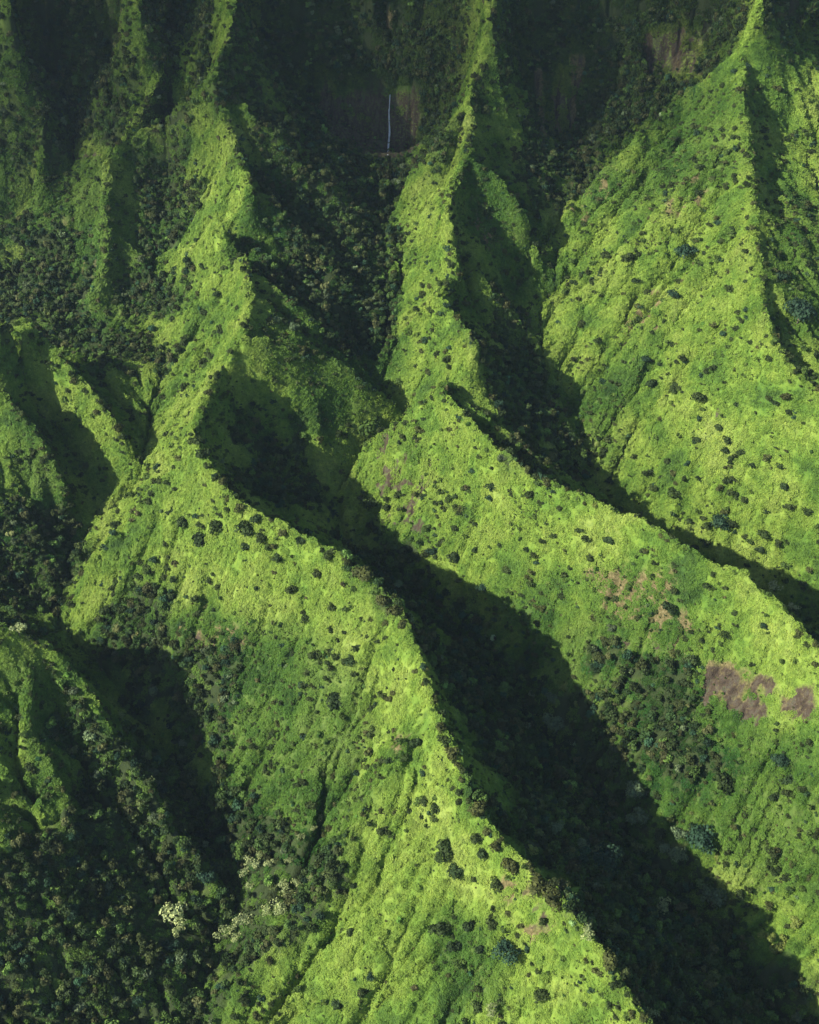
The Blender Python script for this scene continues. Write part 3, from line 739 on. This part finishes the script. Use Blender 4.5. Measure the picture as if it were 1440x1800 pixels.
REGIONS = [ # where a plant stands, as seen in the photograph
 ('the dark gorge floor right of the centre ridge', [(600,930),(850,1060),(960,1180),(1130,1350),(1270,1560),(1440,1760),(1440,1800),(1150,1800),(1000,1540),(840,1380),(790,1220),(640,1010)]),
 ('the dark wooded slope at bottom left', [(0,1480),(120,1380),(110,1200),(400,1390),(420,1500),(575,1565),(480,1680),(350,1800),(0,1800)]),
 ('the knife-edge crest left of centre', [(280,700),(450,700),(460,1000),(380,900),(280,860)]),
 ('the sunlit triangular face left of centre', [(120,1040),(200,860),(330,780),(420,900),(430,990),(330,1090)]),
 ('the upper crest of the centre ridge', [(380,820),(660,980),(640,1050),(420,1000)]),
 ('the broad sunlit flank below the centre ridge crest', [(380,960),(640,1030),(720,1120),(680,1260),(330,1200)]),
 ('the bushy lower flank left of the centre ridge', [(330,1200),(690,1250),(640,1430),(570,1570),(400,1400)]),
 ('the middle crest of the centre ridge', [(640,980),(820,1200),(860,1400),(700,1420),(690,1180)]),
 ('the bright knoll where the centre ridge widens', [(640,1400),(860,1380),(960,1500),(900,1580),(600,1600)]),
 ('the bright slope along the bottom edge', [(560,1570),(930,1570),(960,1800),(350,1800)]),
 ('the shaded lower end of the centre ridge crest', [(860,1380),(1000,1540),(1200,1800),(940,1800),(890,1560)]),
 ('the shrubby slope above the gorge shadow at right', [(900,1050),(1440,1280),(1440,1760),(1270,1560),(960,1180)]),
 ('the left end of the long diagonal ridge', [(590,860),(780,690),(880,800),(880,1070),(640,960)]),
 ('the sunlit middle of the long diagonal ridge', [(860,780),(1110,910),(1110,1080),(870,1070)]),
 ('the right half of the long diagonal ridge', [(1090,900),(1440,1150),(1440,1290),(1090,1100)]),
 ('the lowest slope of the big right-hand ridge', [(1050,860),(1440,860),(1440,1110),(1100,910)]),
 ('the middle slope of the big right-hand ridge', [(1000,640),(1440,640),(1440,870),(1040,870)]),
 ('the upper slope of the big right-hand ridge', [(900,400),(1350,400),(1440,640),(930,640)]),
 ('the peak of the big right-hand ridge', [(1000,60),(1440,60),(1440,420),(950,400)]),
 ('the far right slope behind the big ridge', [(1330,330),(1440,330),(1440,700)]),
 ('the small pyramid peak in the centre', [(660,500),(850,500),(860,700),(660,720)]),
 ('the narrow upper spur of the middle ridge', [(660,100),(970,100),(960,520),(660,520)]),
 ('the bright upper crest of the left ridge', [(300,130),(450,130),(450,600),(300,600)]),
 ('the light green spur running down to the central gully', [(280,560),(720,600),(700,780),(350,780)]),
 ('the short peak in the upper left', [(100,280),(250,280),(250,580),(60,580)]),
 ('the shaded ridge slope above the central gully', [(420,200),(700,200),(700,640),(430,600)]),
 ('the low ridges at the left edge', [(0,560),(300,560),(250,850),(100,1100),(0,1100)]),
 ('the rounded ridge at the lower left edge', [(0,1060),(200,1100),(230,1300),(0,1500)]),
]
ORD = ['topmost','second','third','fourth','fifth','sixth','seventh','eighth','ninth','tenth','eleventh','twelfth','thirteenth','fourteenth','fifteenth','sixteenth',
 'seventeenth','eighteenth','nineteenth','twentieth'] + ['twenty-' + q for q in ('first','second','third','fourth','fifth','sixth','seventh','eighth','ninth')] + ['thirtieth'] + ['thirty-' + q for q in ('first','second','third','fourth','fifth','sixth','seventh','eighth','ninth')]
WORDS = {'dark': 'dark green', 'olive': 'olive green', 'blue': 'blue-green', 'pale': 'pale-leaved', 'silver': 'silvery', 'yellow': 'yellow-green', 'mid': 'mid green'}
groups = {}
info = []
for i, (x_, y_, z_, R_, tn) in enumerate(plants):
    px_, py_, _ = project(x_, y_, z_)
    reg = 'the open slopes'
    for nm, poly in REGIONS:
        if bool(inpoly(np.array(px_), np.array(py_), poly)): reg = nm; break
    kind = 'shrub' if tn in ('dark', 'olive', 'mid', 'yellow') else 'tree'
    info.append([reg, kind, tn, py_])
    groups.setdefault((reg, kind, tn), []).append((py_, px_, i))
label = {}
for (reg, kind, tn), l in groups.items():
    l.sort()
    for k, (_, _, i) in enumerate(l):
        size = 'big' if plants[i][3] > 4.2 else ('small' if plants[i][3] < 2.0 else '')
        o_ = '' if len(l) == 1 else (ORD[k] if k < len(l) - 1 or k == 0 else 'lowest')
        if len(l) == 1: label[i] = f"lone {size + ' ' if size else ''}{WORDS[tn]} {kind} on {reg}"
        else: label[i] = f"{o_} {WORDS[tn]} {kind} from the top on {reg}" if o_ not in ('topmost', 'lowest') else f"{o_} {WORDS[tn]} {kind} on {reg}"
for i in label:
    if len(label[i].replace('-', ' ').split()) > 15: label[i] = label[i].replace(' from the top on ', ' down on ')
    if len(label[i].replace('-', ' ').split()) > 15: label[i] = label[i].replace(' down on ', ' on ')

def place_plant(i, x_, y_, z_, R_, tn, kind, lab, group):
    root = bpy.data.objects.new('shrub' if kind == 'shrub' else 'tree', None); C.objects.link(root)
    root.empty_display_size = 0.5
    root.location = (x_, y_, z_ - 0.1 * R_)
    root.rotation_euler = (random.uniform(-.1, .1), random.uniform(-.1, .1), random.uniform(0, 6.28))
    root['label'] = lab; root['category'] = kind; root['group'] = group
    tall = 1.0
    if kind == 'shrub': cm, tm, lift = shrub_crowns[i % 8], shrub_trunks[i % 3], 0.0
    elif tn in ('pale',): cm, tm, lift = open_crowns[i % 5], tree_trunks[i % 3], 0.75
    else: cm, tm, lift = tree_crowns[i % 6], tree_trunks[i % 3], 0.45
    c = bpy.data.objects.new('crown', cm); C.objects.link(c); c.parent = root
    s = R_ * random.uniform(0.95, 1.1)
    c.scale = (s, s * random.uniform(0.85, 1.1), s * random.uniform(0.85, 1.2)); c.location = (0, 0, lift * R_)
    col = random.choice(TONES[tn]); f = random.uniform(0.85, 1.2); c.color = (col[0] * f, col[1] * f, col[2] * f, 1)
    tr_ = bpy.data.objects.new('trunk', tm); C.objects.link(tr_); tr_.parent = root; tr_.scale = (R_, R_, R_ * (1 + lift))
GN = {'dark': 'dark shrubs dotted over the fern slopes', 'olive': 'olive shrubs along the crests', 'mid': 'green shrubs on the slopes', 'yellow': 'yellow-green shrubs at the shadow edge',
      'blue': 'blue-green trees', 'pale': 'pale-leaved trees', 'silver': 'silvery trees in the gorges'}
for i, (x_, y_, z_, R_, tn) in enumerate(plants):
    place_plant(i, x_, y_, z_, R_, tn, info[i][1], label[i], GN[tn])
print('plants', len(plants))

# ------------------------------------------------------------------ forest: nearest trees as objects, the rest as one mass
x, y, z, px, py, dep, r = candidates(90000, 41, 120, extra=50000)
mf = gs(MF, x, y); ms = gs(MS, x, y); mr = gs(MR, x, y)
pr = np.clip(mf * 0.62 + ms * 0.16 * (gs(nz2, x, y) > -0.05), 0, 1) * (1 - np.clip(mr * 1.3, 0, 1)) + 0.012 * (dep > 780)
pr = np.clip(pr * sec(x, y) * 0.85, 0, 1)
ok = r.random(len(x)) < pr
x, y, z, dep, mf, px, py = x[ok], y[ok], z[ok], dep[ok], mf[ok], px[ok], py[ok]
Rr = np.where(mf > 0.5, 1.5 + 3.2 * r.random(len(x)) ** 1.4, r.uniform(1.0, 2.4, len(x))) * np.where(dep > 900, 1.0, 1.0)
hx, hy, hz, ht = hit(*project(x, y, z + 3)[:2])
see = (np.abs(ht - np.sqrt(x ** 2 + y ** 2 + (z - H) ** 2)) < 14) & (px > 5) & (px < 1435) & (py > 5) & (py < 1795)
far_from = np.ones(len(x), bool)
for q in plants: far_from &= (x - q[0]) ** 2 + (y - q[1] + (3.5 if q[4] in ('pale', 'silver', 'yellow') else 0)) ** 2 > (q[3] * (1.35 if q[4] in ('pale', 'silver', 'yellow') else 0.8) + 1) ** 2
x, y, z, dep, mf, Rr, see = [a[far_from] for a in (x, y, z, dep, mf, Rr, see)]
big = np.argsort(-(Rr / dep) * see)[:230]
isb = np.zeros(len(x), bool); isb[big] = True
pal = np.array([(0.030, 0.050, 0.016), (0.040, 0.056, 0.018), (0.022, 0.046, 0.014), (0.038, 0.072, 0.018), (0.020, 0.050, 0.026), (0.058, 0.068, 0.026), (0.060, 0.110, 0.024), (0.085, 0.12, 0.06)])
wts = np.array([.22, .18, .16, .14, .08, .10, .09, .03])
tone = pal[r.choice(len(pal), len(x), p=wts)] * np.exp(r.normal(0, 0.33, len(x)))[:, None]
sparse = (mf < 0.5)  # trees outside the dense forest
tone = tone * 1.35
tone[sparse] = tone[sparse] * np.array([1.1, 1.25, 1.0])  # lighter and greener tone for these
for j in big:
    px_, py_, _ = project(x[j], y[j], z[j])
    reg = 'the steep wooded slope'
    for nm, poly in REGIONS:
        if bool(inpoly(np.array(px_), np.array(py_), poly)): reg = nm; break
    root = bpy.data.objects.new('forest_tree', None); C.objects.link(root); root.location = (x[j], y[j], z[j] - 0.2); root.rotation_euler = (0, 0, random.uniform(0, 6.28))
    root['label'] = 'crown in the canopy on ' + reg; root['category'] = 'tree'; root['group'] = 'canopy trees on ' + reg
    c = bpy.data.objects.new('crown', tree_crowns[j % 6]); C.objects.link(c); c.parent = root; c.scale = (Rr[j], Rr[j], Rr[j] * random.uniform(0.9, 1.3)); c.location = (0, 0, 0.2 * Rr[j])
    c.color = (*tone[j], 1)
    tr_ = bpy.data.objects.new('trunk', tree_trunks[j % 3]); C.objects.link(tr_); tr_.parent = root; tr_.scale = (Rr[j], Rr[j], Rr[j] * 1.2)
k = ~isb
fcm = [crown_mesh('canopy_crown', M_INST, 300 + q, lobes=9, leaves=300, flat=0.8, leaf=0.12) for q in range(7)]
n = k.sum()
rot = np.stack([r.uniform(-.15, .15, n), r.uniform(-.15, .15, n), r.uniform(0, 6.28, n)], 1)
sc = Rr[k]; scl = np.stack([sc, sc, sc * r.uniform(0.85, 1.7, n)], 1)
scatter('forest_canopy', np.stack([x[k], y[k], z[k] - 0.2 + r.uniform(0, 2.6, n) * (mf[k] > 0.5)], 1), rot, scl, tone[k], fcm, 'dense dark forest filling the gorges and shaded slopes', 'forest')
print('forest', n)

n = len(rest_shrubs); r = np.random.default_rng(77)
pals = np.array([(0.030, 0.052, 0.015), (0.040, 0.062, 0.018), (0.062, 0.078, 0.024), (0.055, 0.098, 0.022), (0.026, 0.062, 0.032)])
tn_ = pals[r.choice(5, n, p=[.34, .26, .18, .14, .08])] * r.uniform(0.8, 1.3, n)[:, None]
scatter('shrubs', rest_shrubs[:, :3] - np.array([0, 0, 0.15]), np.stack([r.uniform(-.15, .15, n), r.uniform(-.15, .15, n), r.uniform(0, 6.28, n)], 1),
        rest_shrubs[:, 3:4] * np.stack([r.uniform(.8, 1.15, n), r.uniform(.8, 1.15, n), r.uniform(.7, 1.25, n)], 1), tn_, fcm, 'scattered small shrubs on the fern slopes and crests', 'shrubs')
print('shrubs', n)
# low scrub mixed into the fern
x, y, z, px, py, dep, r = candidates(420000, 61, 100, extra=60000)
sunside = gs(BGX, x, y) * SUN_DIR2.x + gs(BGY, x, y) * SUN_DIR2.y        # > 0: falls away from the sun
crest = gs(HT - blur(HT, 120), x, y)
cl_n = np.clip(fbm(x / 20, y / 20, 95, 4) * 3.0 + 0.12, 0, 1)
conc = np.clip(-gs(blur(HT, 6) - blur(HT, 40), x, y) / 1.2, 0, 1)         # hollows hold more scrub
pr = 0.02 + 0.30 * cl_n ** 2 + 0.08 * conc + 0.22 * gs(MS, x, y) + 0.25 * np.clip(sunside * 1.2, 0, 1) + np.clip((crest - 3) / 5, 0, 1) * np.clip(sunside * 3 + 0.3, 0, 1) * 0.5
pr = np.clip(pr, 0, 0.9) * sec(x, y) * 0.8 * (1 - gs(MF, x, y) * 0.9) * (1 - np.clip(gs(MR, x, y) * 1.2, 0, 0.9)) * np.where(dep > 800, 0.75, 0.55)
ok = r.random(len(x)) < pr
x, y, z, dep, sunside, pr = x[ok], y[ok], z[ok], dep[ok], sunside[ok], pr[ok]
n = len(x)
Rs = r.uniform(0.45, 1.35, n) * (1 + 0.25 * (dep > 800)) * (1 + 1.2 * (r.random(n) < 0.14))
pal2 = np.array([(0.040, 0.062, 0.016), (0.055, 0.095, 0.020), (0.075, 0.130, 0.024), (0.10, 0.16, 0.03), (0.075, 0.080, 0.030), (0.035, 0.075, 0.030)])
tn_ = pal2[r.choice(6, n, p=[.22, .26, .22, .14, .08, .08])] * r.uniform(0.85, 1.2, n)[:, None]
scm = [crown_mesh('scrub_crown', M_INST, 400 + q, lobes=5, leaves=70, flat=0.65, leaf=0.22) for q in range(6)]
rot = np.stack([r.uniform(-.2, .2, n), r.uniform(-.2, .2, n), r.uniform(0, 6.28, n)], 1)
scatter('scrub', np.stack([x, y, z - 0.15], 1), rot, np.stack([Rs, Rs, Rs * r.uniform(.7, 1.2, n)], 1), tn_, scm, 'low dark scrub mottling the fern slopes', 'scrub')
print('scrub', n)

# ------------------------------------------------------------------ waterfalls
mw, t, out, N, K = new_mat('falling_water')
g = N('ShaderNodeNewGeometry'); mp = N('ShaderNodeMapping'); mp.inputs['Scale'].default_value = (1.5, 1.5, 0.12); K(g.outputs['Position'], mp.inputs[0])
q = noise(N, K, mp.outputs[0], 1.0, 5, 0.7); r_ = N('ShaderNodeValToRGB'); ramp(r_, [(0.3, (0.35, 0.42, 0.50)), (0.6, (0.7, 0.76, 0.82))]); K(q, r_.inputs[0])
p = N('ShaderNodeBsdfPrincipled'); p.inputs['Roughness'].default_value = 0.5; K(r_.outputs[0], p.inputs['Base Color']); K(p.outputs[0], out.inputs[0])
def waterfall(pts, w0, w1, lab):
    pts = np.array(pts, float)
    n = 26; tt = np.linspace(0, len(pts) - 1, n); i = np.minimum(tt.astype(int), len(pts) - 2); u = (tt - i)[:, None]
    q = pts[i] * (1 - u) + pts[i + 1] * u
    x_, y_, z_, t_ = hit(q[:, 0], q[:, 1])
    bm = bmesh.new(); rows = []
    for k_ in range(n):
        wd = (w0 + (w1 - w0) * k_ / (n - 1)) * random.uniform(0.7, 1.25)
        ring = []
        for s in range(9):
            a = math.pi * s / 8
            ring.append(bm.verts.new((x_[k_] - math.cos(a) * wd, y_[k_] - 0.5 - math.sin(a) * 0.7 * random.uniform(.7, 1.2), z_[k_] + random.uniform(-.1, .1))))
        rows.append(ring)
    for a, b in zip(rows[:-1], rows[1:]):
        for s in range(8): bm.faces.new((a[s], a[s + 1], b[s + 1], b[s]))
    me = bpy.data.meshes.new('waterfall'); bm.to_mesh(me); bm.free(); me.materials.append(mw)
    o = bpy.data.objects.new('waterfall', me); C.objects.link(o); o['label'] = lab; o['category'] = 'waterfall'
waterfall([(686,168),(684,200),(685,235),(682,272)], 0.55, 0.8, 'tall thin white waterfall dropping down the dark cliff at top centre')
waterfall([(670,514),(671,522),(673,530)], 0.7, 0.8, 'tiny white cascade deep in the gully right of the left ridge')

# ------------------------------------------------------------------ cloud added out of view to shade the head of the valley
mc, t, out, N, K = new_mat('shade_cloud')
tc = N('ShaderNodeTexCoord'); sep = N('ShaderNodeSeparateXYZ'); K(tc.outputs['Object'], sep.inputs[0])
q = noise(N, K, tc.outputs['Object'], 2.2, 6, 0.6)
ln = N('ShaderNodeVectorMath', operation='LENGTH'); 
fl = N('ShaderNodeVectorMath', operation='MULTIPLY'); fl.inputs[1].default_value = (1, 1, 0); K(tc.outputs['Object'], fl.inputs[0]); K(fl.outputs[0], ln.inputs[0])
m1 = N('ShaderNodeMath', operation='MULTIPLY_ADD'); K(ln.outputs['Value'], m1.inputs[0]); m1.inputs[1].default_value = -1.9; m1.inputs[2].default_value = 1.45
m3 = N('ShaderNodeMath', operation='MULTIPLY_ADD'); K(q, m3.inputs[0]); m3.inputs[1].default_value = 1.2; K(m1.outputs[0], m3.inputs[2]); 
m3.use_clamp = True; m4 = N('ShaderNodeMath', operation='MULTIPLY'); K(m3.outputs[0], m4.inputs[0]); m4.inputs[1].default_value = 0.50
tr = N('ShaderNodeBsdfTransparent'); df = N('ShaderNodeBsdfDiffuse'); df.inputs[0].default_value = (0.85, 0.85, 0.87, 1)
mx = N('ShaderNodeMixShader'); K(m4.outputs[0], mx.inputs[0]); K(tr.outputs[0], mx.inputs[1]); K(df.outputs[0], mx.inputs[2]); K(mx.outputs[0], out.inputs[0])
bm = bmesh.new(); bmesh.ops.create_icosphere(bm, subdivisions=5, radius=1)
for v in bm.verts:
    c_ = v.co
    s = 1 + 0.08 * math.sin(c_.x * 9 + 1) * math.cos(c_.y * 8) + 0.05 * math.sin(c_.z * 14 + c_.x * 11)
    v.co = c_ * s
me = bpy.data.meshes.new('shade_cloud'); bm.to_mesh(me); bm.free(); me.materials.append(mc)
cl = bpy.data.objects.new('shade_cloud', me); C.objects.link(cl); cl['kind'] = 'structure'
ZC = 760.0
off = (ZC - 240) / math.tan(SUN_EL)
cl.location = (-20 + SUN_DIR2.x * off, 1278 + SUN_DIR2.y * off, ZC)
cl.scale = (950, 290, 50)
cl.rotation_euler = (0, 0, math.radians(10))

# ------------------------------------------------------------------ haze
mh, t, out, N, K = new_mat('haze')
pv = N('ShaderNodeVolumePrincipled'); pv.inputs['Color'].default_value = (0.55, 0.75, 1.0, 1); pv.inputs['Density'].default_value = 0.000025
pv.inputs['Anisotropy'].default_value = 0.2
K(pv.outputs[0], out.inputs['Volume'])
bm = bmesh.new(); bmesh.ops.create_cube(bm, size=1)
zt, zb = 615.0, float(HT.min()) - 2
for v in bm.verts: v.co = ((v.co.x) * 1400 + 50, (v.co.y + 0.5) * 1500 - 60, zb + (v.co.z + 0.5) * (zt - zb))
me = bpy.data.meshes.new('haze'); bm.to_mesh(me); bm.free(); me.materials.append(mh)
ho = bpy.data.objects.new('haze', me); C.objects.link(ho); ho['kind'] = 'stuff'; ho['label'] = 'thin blue morning haze filling the valleys'
